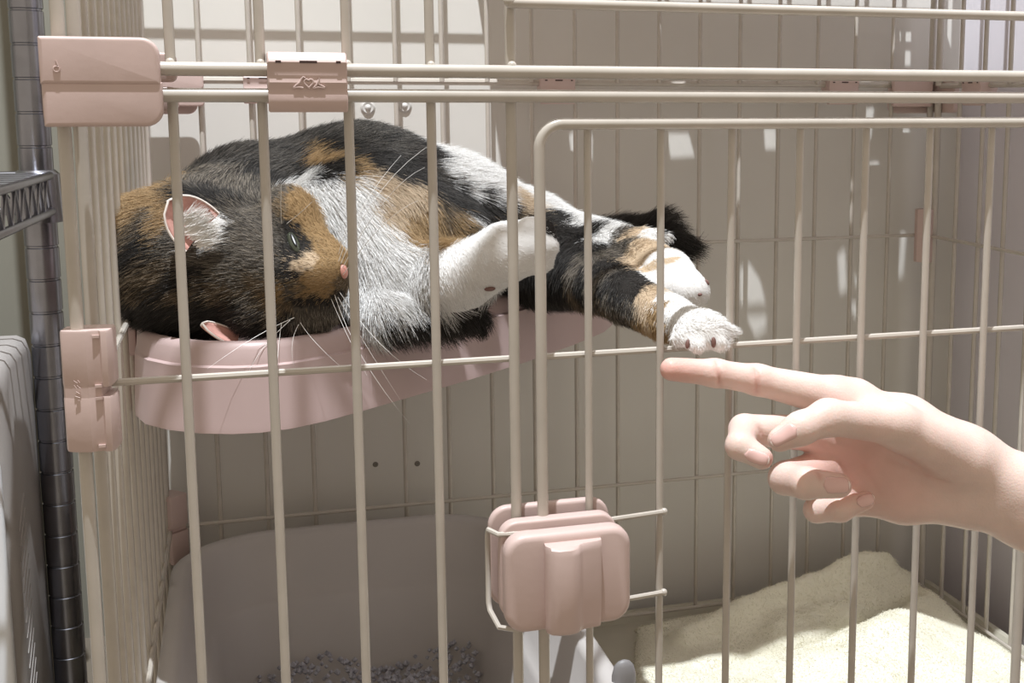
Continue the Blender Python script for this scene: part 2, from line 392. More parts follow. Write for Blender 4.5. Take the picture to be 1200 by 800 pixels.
def keeper(z0, z1):
    return [(xh+.15,-.25,z0), (lx+2.9,-.62,z0), (xl+1.3,-1.3,z0-.02), (xl+.25,-1.15,z0), (xl-.1,-.35,z0+.02), (xl-.12,-.2,z0-.25), (xl-.12,-.2,z1+.6), (xl-.1,-.45,z1+.25), (xl+.2,-1.25,z1-.35), (xl+1.0,-1.6,z1-.45), (lx+2.9,-.62,z1), (xh+.15,-.25,z1)]
mb.tube(keeper(zt, zb), .14, 8); mb.sphere((xh+.12,-.25,zt), .2, 8, 6); mb.sphere((xh+.12,-.25,zb), .2, 8, 6)
mb.build('keeper_wire', M_WIRE, latch)

# ------------------------------------------------------------------ pink corner shelf the cat lies on
shelf = empty('corner_shelf', (-2, 34, -16.3), 'pink plastic corner shelf hooked inside the cage under the cat', 'shelf')
top_c = [(-13.5,24.0), (-13.45,20.5), (-13.2,17.6), (-12.4,15.3), (-11.2,13.6), (-9.6,12.3), (-8.0,11.65), (-6.6,11.5), (-5.0,11.9), (-3.2,13.0), (-1.2,14.7), (2.0,17.6), (6.0,21.2), (10.3,25.2), (15.0,30.0), (18.5,34.0), (20.2,37.0), (21.0,40.0), (21.0,44.8), (10.0,44.8), (0.0,44.8), (-13.0,44.8), (-13.5,40.0), (-13.5,32.0)]
top_c = np.array(top_c); cen = np.array([-2., 33.])
def ring(z, k=1.0, off=0.0):
    d = top_c-cen; ln = np.linalg.norm(d, axis=1)[:, None]; q = cen+d*k+d/ln*off
    q[:, 1] = np.minimum(q[:, 1], 45.0); q[:, 0] = np.maximum(q[:, 0], -13.6); return [(x, y, z) for x, y in q]
mb = MB()
L = [ring(-16.0, 1, .35), ring(-16.35, 1, .9), ring(-16.3, 1, 1.05), ring(-15.9, 1, 1.02), ring(-13.2, 1, .52), ring(-12.75, 1, .50), ring(-12.66, 1, .26), ring(-11.85, 1, .12), ring(-11.5, 1, -.1), ring(-11.4, 1, -.4), ring(-11.5, 1, -.75), ring(-12.1, 1, -.95), ring(-13.5, 1, -1.3)]
mb.loft(L, cap0=True, cap1=True); mb.build('shelf_tray', M_PINK2, shelf, auto=50)
mb = MB(); plate(mb, (1.6, 45.25, -11.6), 30.2, 9.2, .5, .8, .1); mb.build('light_block_flange', M_PINK2, shelf)  # added plate hidden behind the cat, keeps lamp light off the wall below
for y in (21.5, 38):
    mb = MB(); plate(mb, (-13.85, y, -12.2), 2.6, 2.6, .5, .25, .1, ux=(0,1,0)); mb.box((-14.5, y-.9, -11.4), (-13.6, y+.9, -10.5)); mb.build('hook', M_PINK2, shelf)

# ------------------------------------------------------------------ litter box
lb = empty('litter_box', (0, 26, BASEZ), 'large grey plastic litter box in the bottom of the cage below the cat', 'litter box')
lx0, lx1, ly0, ly1 = -13.4, 13.7, 2.5, 43.9
def lring(z, ins, r):
    return [((lx0+lx1)/2+x, (ly0+ly1)/2+y, z) for x, y in rrect(lx1-lx0-2*ins, ly1-ly0-2*ins, r, 8)]
mb = MB()
mb.loft([lring(BASEZ+.1, 2.8, 4), lring(BASEZ+.3, 2.4, 5), lring(-35.6, .8, 7), lring(-34.6, .5, 7.2), lring(-33.6, .05, 7.6), lring(-33.15, .02, 7.6), lring(-33.0, .2, 7.5), lring(-32.95, .7, 7), lring(-33.05, 1.15, 6.6), lring(-33.5, 1.4, 6.4), lring(-37.5, 1.9, 6.0), lring(-38.1, 2.5, 5.6), lring(-38.5, 2.8, 5.4), lring(-43, 3.6, 4.6), lring(-45, 4.6, 3.6)])
mb.build('basin', M_LITTER, lb, auto=60)
mb = MB(); pts = RNG.uniform((lx0+4.3, ly0+4.3), (lx1-4.3, ly1-4.3), (1500, 2))
for x, y in pts:
    z = -43.4+.8*math.sin(x*.5)*math.cos(y*.4)+RNG.uniform(-.2, .4); r = RNG.uniform(.18, .34)
    a = RNG.normal(size=(6, 3)); mb.add([(x+r, y, z), (x-r, y, z), (x, y+r, z), (x, y-r, z), (x, y, z+r), (x, y, z-r)], [(0,2,4),(2,1,4),(1,3,4),(3,0,4),(2,0,5),(1,2,5),(3,1,5),(0,3,5)])
g = mb.build('litter', M_GRAN, lb, smooth=False); g['kind'] = 'stuff'
# rounded grey handle end standing beside the box
sc = empty('scoop', (14.9, 10, BASEZ), 'small grey rounded plastic handle end sticking up beside the litter box', 'scoop')
c = at(731, 786, Y=9.0); mb = MB(); L = []
for z, w in ((BASEZ+.2, 1.0), (c[2]-4, .85), (c[2]-1, .78), (c[2]-.2, .76), (c[2]+.35, .62), (c[2]+.62, .38), (c[2]+.72, .12)):
    L.append([(c[0]+w*math.cos(a)+.0, 9+w*.55*math.sin(a), z) for a in np.linspace(0, 2*math.pi, 16, endpoint=False)])
mb.loft(L).build('handle', M_SCOOP, sc)
mb = MB(); plate(mb, (c[0]+.2, 9, BASEZ+1.6), 3.4, 2.8, .5, .8, .15); mb.build('blade', M_SCOOP, sc)

# ------------------------------------------------------------------ organic surfaces: smooth union of tapered capsules / ellipsoids, meshed with surface nets
def surface_nets(F, lo, h):
    s = F < 0; nx, ny, nz = F.shape
    corners = [(i, j, k) for i in (0, 1) for j in (0, 1) for k in (0, 1)]
    cs = np.zeros((nx-1, ny-1, nz-1), np.int8)
    for i, j, k in corners: cs += s[i:nx-1+i, j:ny-1+j, k:nz-1+k]
    act = (cs > 0) & (cs < 8); idx = -np.ones(act.shape, np.int64); cells = np.argwhere(act); idx[act] = np.arange(len(cells))
    acc = np.zeros((len(cells), 3)); cnt = np.zeros(len(cells))
    for a in corners:
        for ax in range(3):
            if a[ax]: continue
            b = list(a); b[ax] = 1
            fa = F[cells[:, 0]+a[0], cells[:, 1]+a[1], cells[:, 2]+a[2]]; fb = F[cells[:, 0]+b[0], cells[:, 1]+b[1], cells[:, 2]+b[2]]
            mk = (fa < 0) != (fb < 0); t = np.where(mk, fa/(fa-fb+1e-20), 0)
            p = np.repeat(np.array([a], float), len(cells), 0); p[:, ax] += t
            acc[mk] += p[mk]; cnt[mk] += 1
    V = (cells+acc/cnt[:, None])*h+lo
    Q = []
    for ax in range(3):
        sl0 = [slice(None)]*3; sl1 = [slice(None)]*3; sl0[ax] = slice(0, -1); sl1[ax] = slice(1, None)
        a, b = s[tuple(sl0)], s[tuple(sl1)]; e = np.argwhere(a != b); o1, o2 = [(1, 2), (2, 0), (0, 1)][ax]
        ok = (e[:, o1] > 0) & (e[:, o2] > 0) & (e[:, o1] < F.shape[o1]-1) & (e[:, o2] < F.shape[o2]-1); e = e[ok]
        flip = s[e[:, 0], e[:, 1], e[:, 2]]
        def cell(d1, d2):
            c = e.copy(); c[:, o1] -= d1; c[:, o2] -= d2; return idx[c[:, 0], c[:, 1], c[:, 2]]
        q = np.stack([cell(1, 1), cell(0, 1), cell(0, 0), cell(1, 0)], 1); q[~flip] = q[~flip][:, ::-1]; Q.append(q)
    return V, np.concatenate(Q)
class Field:
    def __init__(s, lo, hi, h):
        s.lo = np.array(lo, float); s.h = h; s.n = np.ceil((np.array(hi)-s.lo)/h).astype(int)+1
        s.F = np.full(s.n, 2.0, np.float32)
    def blk(s, a, b, pad):
        i0 = np.clip(((np.array(a)-pad-s.lo)/s.h).astype(int), 0, s.n-1); i1 = np.clip(((np.array(b)+pad-s.lo)/s.h).astype(int)+2, 1, s.n)
        sl = tuple(slice(x, max(y, x+1)) for x, y in zip(i0, i1))
        g = np.meshgrid(*[np.arange(q.start, q.stop)*s.h+l for q, l in zip(sl, s.lo)], indexing='ij')
        return sl, np.stack(g, -1).astype(np.float32)
    def put(s, sl, d, k):
        a = s.F[sl]
        if k <= 0: s.F[sl] = np.minimum(a, d)
        else:
            hh = np.maximum(k-np.abs(a-d), 0)/k; s.F[sl] = np.minimum(a, d)-hh*hh*k*.25
    def cone(s, a, b, ra, rb, k=.5):
        a = np.array(a, float); b = np.array(b, float); R = max(ra, rb)
        sl, p = s.blk(np.minimum(a, b), np.maximum(a, b), R+k+1.0); ba = b-a
        t = np.clip(((p-a)@ba)/(ba@ba+1e-9), 0, 1); d = np.linalg.norm(p-a-t[..., None]*ba, axis=-1)-(ra+t*(rb-ra)); s.put(sl, d.astype(np.float32), k); return s
    def ell(s, c, r, k=.5, Rm=None):
        c = np.array(c, float); r = np.array(r, float); m = r.max(); sl, p = s.blk(c, c, m+k+1.0); q = p-c
        if Rm is not None: q = q@np.array(Rm).T
        k0 = np.linalg.norm(q/r, axis=-1); k1 = np.linalg.norm(q/(r*r), axis=-1)+1e-9; s.put(sl, (k0*(k0-1)/k1).astype(np.float32), k); return s
    def carve(s, a, b, r, k=.15):
        a = np.array(a, float); b = np.array(b, float); sl, p = s.blk(np.minimum(a, b), np.maximum(a, b), r+k+.4); ba = b-a
        t = np.clip(((p-a)@ba)/(ba@ba+1e-9), 0, 1); d = -(np.linalg.norm(p-a-t[..., None]*ba, axis=-1)-r); f = s.F[sl]
        hh = np.maximum(k-np.abs(f-d), 0)/k; s.F[sl] = np.maximum(f, d)+hh*hh*k*.25; return s
def smin(a, b, k):
    hh = np.maximum(k-np.abs(a-b), 0)/k; return np.minimum(a, b)-hh*hh*k*.25
def relax(V, Q, it=2, w=.5):
    e = np.concatenate([Q[:, [0, 1]], Q[:, [1, 2]], Q[:, [2, 3]], Q[:, [3, 0]]]); n = len(V); deg = np.bincount(e.ravel(), minlength=n).astype(float)
    for _ in range(it):
        A = np.zeros_like(V)
        for k in range(3): A[:, k] = np.bincount(e[:, 0], V[e[:, 1], k], n)+np.bincount(e[:, 1], V[e[:, 0], k], n)
        V = V*(1-w)+w*A/deg[:, None]
    return V
def vnormals(V, Q):
    fn = np.cross(V[Q[:, 2]]-V[Q[:, 0]], V[Q[:, 3]]-V[Q[:, 1]]); N = np.zeros_like(V)
    for c in range(4):
        for k in range(3): N[:, k] += np.bincount(Q[:, c], fn[:, k], len(V))
    return N/(np.linalg.norm(N, axis=1)[:, None]+1e-12)
def organic(name, V, Q, m, parent, org, col=None):
    me = bpy.data.meshes.new(name); me.from_pydata(((V-org)*S).tolist(), [], Q.tolist()); me.update(); me.shade_smooth(); me.materials.append(m)
    if col is not None:
        a = me.color_attributes.new('col', 'FLOAT_COLOR', 'POINT'); a.data.foreach_set('color', np.concatenate([col, np.ones((len(col), 1))], 1).astype(np.float32).ravel())
    return link(bpy.data.objects.new(name, me), parent, org)
def noise3(P, sc, seed=0):
    """cheap smooth value noise for numpy points, about -1..1"""
    r = np.random.default_rng(seed); out = np.zeros(len(P))
    for o in range(7):
        w = r.normal(size=3)*sc*(1+.35*o); out += np.sin(P@w+r.uniform(0, 6.28))/(1+.25*o)
    return out/3.0
def hits(bvh, uv):
    out = []
    for u, v in uv:
        d = ray(u, v); d = d/np.linalg.norm(d); h = bvh.ray_cast(Vector(CAM), Vector(d))
        if h[0] is None: h = bvh.find_nearest(Vector(CAM+d*((CAM*0+[0, 80, 0])@np.array([0, 1, 0]))))
        out.append((np.array(h[0]), np.array(h[1])))
    return out
def strands(name, parent, org, root, nrm, flow, length, col0, col1, rad, m, lift=.4, bend=.5, jitter=.25, npt=4):
    n = len(root); L = length[:, None]
    f = flow-nrm*np.sum(flow*nrm, 1)[:, None]; f /= np.linalg.norm(f, axis=1)[:, None]+1e-9
    j = RNG.normal(size=(n, 3))*jitter; d0 = nrm*(lift[:, None] if hasattr(lift, '__len__') else lift)+f+j; d0 /= np.linalg.norm(d0, axis=1)[:, None]
    d1 = d0*(1-bend)+f*bend+np.array([0, 0, -.12])+RNG.normal(size=(n, 3))*jitter*.4; d1 /= np.linalg.norm(d1, axis=1)[:, None]
    P = np.zeros((n, npt, 3)); C = np.zeros((n, npt, 4)); Rr = np.zeros((n, npt)); C[..., 3] = 1
    for k in range(npt):
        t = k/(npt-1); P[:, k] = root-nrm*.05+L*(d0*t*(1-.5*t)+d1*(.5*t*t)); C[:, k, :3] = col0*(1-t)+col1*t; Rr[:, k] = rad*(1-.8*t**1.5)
    cu = bpy.data.hair_curves.new(name); cu.add_curves([npt]*n)
    cu.attributes['position'].data.foreach_set('vector', ((P.reshape(-1, 3)-org)*S).astype(np.float32).ravel())
    ra = cu.attributes.get('radius') or cu.attributes.new('radius', 'FLOAT', 'POINT'); ra.data.foreach_set('value', (Rr.ravel()*S).astype(np.float32))
    ca_ = cu.attributes.new('col', 'FLOAT_COLOR', 'POINT'); ca_.data.foreach_set('color', C.reshape(-1, 4).astype(np.float32).ravel())
    cu.materials.append(m); o = link(bpy.data.objects.new(name, cu), parent, org); o['kind'] = 'stuff'; return o
def sample(V, Q, N, count, wfun=None):
    T = np.concatenate([Q[:, [0, 1, 2]], Q[:, [0, 2, 3]]]); ar = np.linalg.norm(np.cross(V[T[:, 1]]-V[T[:, 0]], V[T[:, 2]]-V[T[:, 0]]), axis=1)
    if wfun is not None: ar = ar*wfun(V[T].mean(1), N[T].mean(1))
    t = RNG.choice(len(T), count, p=ar/ar.sum()); a = RNG.random((count, 2)); fl = a.sum(1) > 1; a[fl] = 1-a[fl]
    w = np.stack([1-a.sum(1), a[:, 0], a[:, 1]], 1); P = (V[T[t]]*w[..., None]).sum(1); n = (N[T[t]]*w[..., None]).sum(1)
    return P, n/np.linalg.norm(n, axis=1)[:, None]
M_FUR = mat('fur', (1,1,1), 0.55, 0.02, 50, attr='col', spec=0.25)
M_SKINF = mat('fur_skin', (1,1,1), 0.8, 0.05, 60, attr='col', spec=0.1)

# ------------------------------------------------------------------ the cat
catE = empty('cat', P3(430, 395, 26), 'calico cat lying on its side on the pink shelf, stretching a white hind paw out', 'cat')
CF = Field((-18, -3, -17), (30, 38, 4.5), .25)
c = CF.cone
c(P3(300,262,26), P3(420,262,27), 4.9, 6.2, 1.5); c(P3(420,262,27), P3(520,272,28), 6.2, 5.1, 1.5)
c(P3(520,272,28), P3(615,292,28), 5.1, 3.8, 1.5); c(P3(615,292,28), P3(655,302,26), 3.8, 3.4, 1.0)
c(P3(300,262,25), P3(235,288,20), 4.6, 4.2, 1.2)
CF.ell(P3(248,314,18), (4.9, 4.4, 4.15), 1.0); CF.ell(P3(185,312,19), (2.7, 3.6, 3.75), 1.2)
CF.ell(P3(165,262,19.5), (1.5, 2.0, 1.5), 1.0)
c(P3(300,318,15.8), P3(374,329,13.6), 3.1, 1.65, .8); c(P3(374,327,13.6), P3(392,318,13.2), 1.45, .85, .5)
CF.ell(P3(338,270,16.2), (1.9, 2.0, 2.6), .8); c(P3(350,275,15.6), P3(385,308,14), 1.3, 1.2, .6)
CF.ell(P3(362,369,13.8), (1.7, 1.2, 1.15), .35); c(P3(300,362,14.6), P3(338,372,14.0), 1.7, 1.1, .5)
c(P3(395,268,21), P3(455,325,18.5), 3.6, 2.9, 1.2); c(P3(430,250,22), P3(520,280,22), 3.6, 2.6, 1.5)
c(P3(452,368,15.6), P3(555,374,15.4), 1.35, .85, .6); c(P3(430,345,18), P3(455,368,15.6), 2.0, 1.35, .6)
c(P3(490,330,18), P3(540,326,14.4), 2.3, 1.95, .8); c(P3(540,326,14.4), P3(592,296,12.6), 1.95, 1.75, .4); c(P3(592,296,12.6), P3(616,289,12.2), 1.72, 1.62, .5)
for u, v, y, r in ((633,269,11.6,.80), (638,288,11.4,.84), (632,307,11.6,.80), (619,264,11.4,.56)): CF.ell(P3(u, v, y), (r*1.15, r, r), .3)
c(P3(640,308,24), P3(690,318,19), 3.0, 2.1, 1.0); c(P3(690,318,19), P3(740,350,10), 2.1, 1.55, .8); c(P3(740,350,10), P3(785,374,4.2), 1.55, 1.25, .5); c(P3(785,374,4.2), P3(815,385,.9), 1.2, 1.0, .5)
CF.ell(P3(822,386,.1), (1.45, 1.2, 1.0), .5)
for u, v, y, r in ((795,397,-.3,.52), (817,404,-.9,.55), (842,402,-.8,.55), (856,388,-.2,.42)): CF.ell(P3(u, v, y), (r, r*1.1, r*.95), .25)
c(P3(685,288,24), P3(735,300,18), 2.0, 1.8, .8); c(P3(735,302,18), P3(783,322,11), 1.8, 1.5, .6); c(P3(783,322,11), P3(811,342,8.5), 1.5, 1.1, .5)
c(P3(752,278,17), P3(781,277,15.5), .7, .42, .3)
c(P3(660,290,29), P3(725,280,29), 1.6, 1.2, .8); c(P3(725,280,29), P3(770,274,28), 1.2, 1.1, .5); c(P3(770,274,28), P3(798,290,27.5), 1.1, .7, .5)
for a_, b_ in (((628,279,10.2),(656,277,10.8)), ((628,298,10.2),(656,299,10.8)), ((806,412,-1.6),(804,392,-1.7)), ((830,414,-1.9),(829,392,-1.9)), ((850,408,-1.5),(850,390,-1.5))): CF.carve(P3(*a_), P3(*b_), .14, .25)
CF.carve(P3(330,372,12.2), P3(352,352,12.2), .16, .3); CF.carve(P3(352,352,12.2), P3(405,340,12.0), .16, .3)
CV, CQ = surface_nets(CF.F, CF.lo, CF.h); CV = relax(CV, CQ, 3, .5); CV[:, 2] = np.where(CV[:, 1] > 12, np.maximum(CV[:, 2], -13.45), CV[:, 2]); CN = vnormals(CV, CQ)
cbvh = BVHTree.FromPolygons([Vector(v) for v in CV], CQ.tolist())
K_, T_, B_, O_, Pb, W_, G_ = range(7)
# coat patches: (u, v, kind) on the visible flank, spread over the body by nearest seed
CS = []
def cs(kind, *uv):
    for u, v in uv: CS.append((u, v, kind))
cs(T_, (260,220),(300,220),(285,250),(240,250),(270,280),(300,290),(250,310),(300,320),(280,340),(310,250),(320,300),(325,225),(235,215),(265,200),(340,345),(300,355),(325,270))
cs(K_, (225,225),(250,232),(195,300),(215,330),(180,350),(200,375),(150,365),(240,350),(260,375),(290,385),(150,310),(170,280),(225,370),(320,392),(145,340),(272,360),(235,320))
cs(O_, (155,250),(180,230),(168,240),(195,236),(186,262)); cs(T_, (175,262),(205,285),(218,300)); cs(B_, (150,275),(165,262),(140,320),(200,310),(165,335),(250,338),(265,345),(180,318),(225,345))
cs(O_, (345,232),(365,255),(380,280),(395,300),(390,318),(375,325),(360,330),(330,345),(400,290),(350,245)); cs(Pb, (350,311)); cs(O_, (370,270))
cs(W_, (245,258),(230,265),(240,275)); cs(K_, (344,285),(338,270),(340,300),(335,315),(348,320),(330,325)); cs(B_, (325,238),(350,335),(310,340),(330,360),(300,330))
cs(K_, (352,355),(370,350),(390,350),(335,375)); cs(O_, (365,340),(385,337)); cs(T_, (362,375),(375,368),(350,382),(385,375),(365,388),(372,380),(355,368),(392,368),(380,385)); cs(B_, (400,330),(405,345),(403,360))
cs(W_, (350,215),(370,225),(395,230),(415,250),(430,290),(415,300),(420,330),(440,340),(450,300),(470,320),(430,370),(460,350),(480,300),(425,265),(440,385),(490,340),(475,365),(415,345),(430,230))
cs(G_, (300,175),(350,165),(400,160),(450,165),(480,175),(340,185),(500,200),(260,190),(320,200),(280,185)); cs(K_, (380,145),(430,148),(470,158),(330,160),(390,175),(440,190),(485,190),(505,215),(350,200),(380,200),(410,185),(300,165),(495,180))
cs(O_, (360,190),(385,188),(410,192)); cs(Pb, (445,215),(465,220),(450,235),(480,230)); cs(O_, (490,245),(500,270),(495,290),(520,270),(485,260),(540,255),(505,250)); 
cs(K_, (530,235),(545,245),(560,250),(580,250),(530,225),(570,240),(595,250),(550,265)); cs(B_, (575,260),(600,255),(520,250))
cs(W_, (520,180),(540,190),(570,205),(600,215),(640,240),(670,250),(690,256),(550,215),(580,225),(620,228),(530,200)); cs(Pb, (610,235),(622,238))
cs(W_, (530,310),(560,290),(590,275),(620,270),(645,290),(540,340),(560,350),(600,310),(630,315),(520,330),(525,360),(600,330),(580,320))
cs(K_, (450,390),(480,385),(520,385),(560,375),(580,368),(500,365),(445,375),(540,372),(480,372),(600,345),(620,335))
cs(K_, (650,270),(670,275),(690,290),(710,310),(665,300),(680,330),(660,340),(730,330),(745,345),(650,345),(640,250),(720,345),(700,345)); cs(T_, (675,310),(700,325),(690,350),(715,360),(670,355),(740,362),(725,370),(705,300)); cs(B_, (690,365),(700,350),(672,345))
cs(Pb, (750,345),(760,352),(752,370)); cs(O_, (765,375),(758,390),(775,385),(765,362),(750,385)); cs(B_, (740,385),(770,400),(745,375))
cs(W_, (790,380),(820,375),(840,380),(830,400),(805,400),(860,385),(785,365),(790,400),(800,362))
cs(Pb, (735,275),(750,285),(760,295),(745,300),(770,305)); cs(T_, (722,272),(728,285)); cs(W_, (712,275),(770,300),(800,320),(815,335),(790,330),(780,345),(775,320),(785,278),(765,278),(820,345))
cs(K_, (730,260),(760,258),(790,262),(800,285),(775,265),(745,265))
hh = hits(cbvh, [(u, v) for u, v, k in CS]); CSP = np.array([h[0] for h in hh]); CSK = np.array([k for _, _, k in CS])
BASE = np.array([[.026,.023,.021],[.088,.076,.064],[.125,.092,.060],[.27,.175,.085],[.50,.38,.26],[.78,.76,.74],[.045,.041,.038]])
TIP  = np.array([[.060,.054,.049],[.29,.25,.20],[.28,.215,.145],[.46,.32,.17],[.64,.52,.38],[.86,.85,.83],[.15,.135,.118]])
def coat(P, warp=.4, jit=0.0):
    W = P+RNG.normal(size=P.shape)*jit+warp*np.stack([noise3(P, 1.6, 1), noise3(P, 1.6, 2), noise3(P, 1.6, 3)], 1)
    kind = np.empty(len(P), int); d1 = np.empty(len(P))
    for i in range(0, len(P), 4000):
        dd = np.linalg.norm(W[i:i+4000, None]-CSP[None], axis=2); j = dd.argmin(1); kind[i:i+4000] = CSK[j]; d1[i:i+4000] = dd[np.arange(len(j)), j]
    return kind
kv = coat(CV, .2); ccol = BASE[kv]*.9
cat_body = organic('body', CV, CQ, M_SKINF, catE, ORG[catE.name], ccol)
# fur flow: (u, v, du, dv, length cm, lift)
FL = [(380,315,-1,-.2,.32,.35),(355,330,-1,.1,.4,.35),(365,290,-.9,-.4,.35,.4),(345,255,-.8,-.6,.4,.4),(300,300,-1,-.2,.6,.35),(250,300,-1,0,.75,.35),(200,310,-1,.2,1.0,.4),(160,250,-.6,.8,1.0,.5),(145,320,-.8,.5,1.2,.5),(180,370,-.7,.6,1.1,.5),(240,360,-1,.2,.8,.4),(300,375,-1,.3,.7,.4),(365,375,.1,1,.4,.5),
      (270,205,.2,-.6,.8,.5),(300,180,.6,-.6,1.0,.6),(400,150,.7,-.5,1.1,.7),(470,165,.8,-.4,1.4,.7),(430,190,.8,.2,1.2,.5),(390,235,.5,.8,1.2,.5),(430,300,.5,1,1.6,.6),(460,360,.5,.9,1.6,.6),(480,300,.7,.8,1.5,.55),(500,250,.15,1,1.4,.5),(550,250,.2,1,1.3,.5),
      (540,190,.9,-.4,1.3,.7),(620,220,.9,-.1,1.2,.7),(690,255,1,.1,.7,.6),(530,320,.4,.6,.45,.3),(545,345,.3,.8,.45,.35),(560,300,.5,.5,.32,.3),(590,290,.7,.3,.28,.3),(585,320,.6,.5,.28,.3),(620,275,.9,.1,.22,.3),(620,310,.9,.2,.22,.3),(645,290,.6,.2,.24,.3),(500,385,.4,1,1.5,.6),(560,375,.6,.9,1.0,.6),
      (665,300,.1,1,1.0,.4),(660,345,.1,1,1.1,.6),(705,330,.35,.9,.6,.35),(745,360,.6,.8,.5,.35),(765,385,.4,.9,.45,.4),(800,380,.8,.5,.4,.4),(825,375,.5,-.7,.4,.5),(830,400,.2,1,.3,.4),(858,385,1,.2,.5,.5),
      (740,280,.8,.6,.5,.4),(765,300,.8,.6,.3,.35),(785,335,.8,.6,.25,.3),(780,310,.8,.6,.25,.3),(800,320,.8,.6,.22,.35),(815,340,.6,.6,.28,.35),(735,260,.8,-.5,1.6,.7),(770,258,.7,-.7,1.8,.8),(795,275,1,-.1,2.0,.6),(790,283,.9,.5,1.8,.6)]
fh = hits(cbvh, [(q[0], q[1]) for q in FL]); FP = np.array([h[0] for h in fh])
FD = []
for q, h in zip(FL, fh):
    e = RC.T @ np.array([q[2], q[3], 0.0]); FD.append(e/np.linalg.norm(e))
FD = np.array(FD); FLEN = np.array([q[4] for q in FL]); FLI = np.array([q[5] for q in FL])
root, nrm = sample(CV, CQ, CN, 230000, lambda P, n: np.where(n[:, 2] < -.75, .25, 1.0)*np.where((n@(CAM-np.array([0, 20, -6]))/65 < -.35), .35, 1.0))
fl = np.zeros_like(root); ln = np.zeros(len(root)); li = np.zeros(len(root))
for i in range(0, len(root), 5000):
    w = 1/(np.linalg.norm(root[i:i+5000, None]-FP[None], axis=2)**5+.05); w /= w.sum(1)[:, None]; fl[i:i+5000] = w@FD; ln[i:i+5000] = w@FLEN; li[i:i+5000] = w@FLI
kd = coat(root, .4, .28); rv = RNG.random(len(root)); band = .5+.5*np.sin(noise3(root, .9, 9)*4)
c0 = BASE[kd].copy(); c1 = TIP[kd].copy()
tk = (kd == T_) | (kd == B_) | (kd == K_) | (kd == G_); dk = tk & (rv < .30+.35*band); c1[dk] = c0[dk]*.6; c0[dk] *= .5
lt = tk & (rv > .90); c1[lt] = c1[lt]*1.5+.03
vv = RNG.uniform(.8, 1.15, len(root))[:, None]; c0 = np.clip(c0*vv, 0, .9); c1 = np.clip(c1*vv, 0, .9)
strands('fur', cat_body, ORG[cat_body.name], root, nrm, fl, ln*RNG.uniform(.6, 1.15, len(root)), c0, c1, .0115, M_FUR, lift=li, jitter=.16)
# ears: cupped folded leaves
M_EARI = mat('ear_inner', (0.62, 0.33, 0.28), 0.6, 0.2, 150); M_EARE = mat('ear_rim', (0.86, 0.78, 0.72), 0.6, 0.08, 100)
def ear(base, tip, width, depth, nrm_v, name='ear'):
    base = np.array(base); tip = np.array(tip); ax = tip-base; ln_ = np.linalg.norm(ax); ax /= ln_; nn = np.array(nrm_v, float); nn -= ax*(nn@ax); nn /= np.linalg.norm(nn); sd = np.cross(ax, nn)
    def grid(off):
        V = []
        for i in range(9):
            t = i/8; w = width*(1-t**2.2)**.6*(.9+.1*t)+.04
            for j in range(9):
                s_ = (j-4)/4; V.append(base+ax*(t*ln_)+sd*(s_*w)+nn*(depth*(s_*s_-1)*(1-.5*t)+off+depth*.6*t*t))
        return V
    a, b = grid(0), grid(-.14); F = []
    for i in range(8):
        for j in range(8):
            k = i*9+j; F.append((k, k+1, k+10, k+9)); F.append((k+81, k+90, k+91, k+82))
    rimi = [i*9 for i in range(9)]+[72+j for j in range(1, 9)]+[i*9+8 for i in range(7, -1, -1)]
    for p, q_ in zip(rimi[:-1], rimi[1:]): F.append((p, p+81, q_+81, q_))
    mb = MB(); mb.add(a+b, F); o = mb.build(name, M_EARI, catE, auto=0)
    rm = MB(); rm.tube([(np.array(a[i])+np.array(b[i]))/2+nn*.03 for i in rimi], .06, 6); rm.build('ear_rim', M_EARE, o)
    return o, np.array(a), nn
e1, ea, en = ear(P3(238,272,13.4), P3(196,236,13.2), 1.55, .55, (.25, -1, .35))
e2, eb, en2 = ear(P3(282,398,13.6), P3(236,381,13.0), .8, .3, (-.2, -.55, 1))
# pale tufts inside the upper ear
n = 560; tt = RNG.uniform(0, 1, n); rt = np.array([P3(212+26*t+RNG.uniform(-5, 5), 262+24*t+RNG.uniform(-9, 9), 13.1) for t in tt]); nn_ = np.repeat([[0, -1., .2]], n, 0)
fl2 = np.repeat([RC.T@np.array([.75, -.6, 0])], n, 0)+RNG.normal(size=(n, 3))*.2; wh = np.repeat([[.80,.77,.73]], n, 0)*RNG.uniform(.8, 1.15, n)[:, None]
strands('ear_tuft', e1, ORG[e1.name], rt, nn_, fl2, RNG.uniform(.7, 1.5, n), wh, np.clip(wh*1.15, 0, .9), .016, M_FUR, lift=.15, jitter=.1)
# eye, nose, pads and dark toe gaps, claws, whiskers
M_EYE = mat('eye_green', (0.055, 0.062, 0.042), 0.12, 0.25, 200, spec=0.4, coat=.25); M_BLACK = mat('black_rim', (0.008, 0.007, 0.007), 0.3, 0.1, 50)
M_NOSE = mat('nose_pink', (0.58, 0.27, 0.22), 0.5, 0.1, 120); M_PAD = mat('paw_pad_toe_gap', (0.17, 0.085, 0.07), 0.6, 0.15, 100); M_WHISK = mat('whisker_white', (0.85, 0.83, 0.8), 0.4, 0.02, 50)
h1 = hits(cbvh, [(344, 284)])[0]; en_ = h1[1]
def dome(c, n, rx, rz, ht, up=(0,0,1)):
    n = np.array(n)/np.linalg.norm(n); u_ = np.array(up, float); u_ -= n*(u_@n); u_ /= np.linalg.norm(u_); s_ = np.cross(u_, n); mb = MB(); L = []
    for k in range(7):
        a = math.pi/2*k/6; L.append([c+n*(ht*math.sin(a)-.08)+(s_*rx*math.cos(t)+u_*rz*math.sin(t))*max(math.cos(a), .02) for t in np.linspace(0, 2*math.pi, 20, endpoint=False)])
    return mb.loft(L)
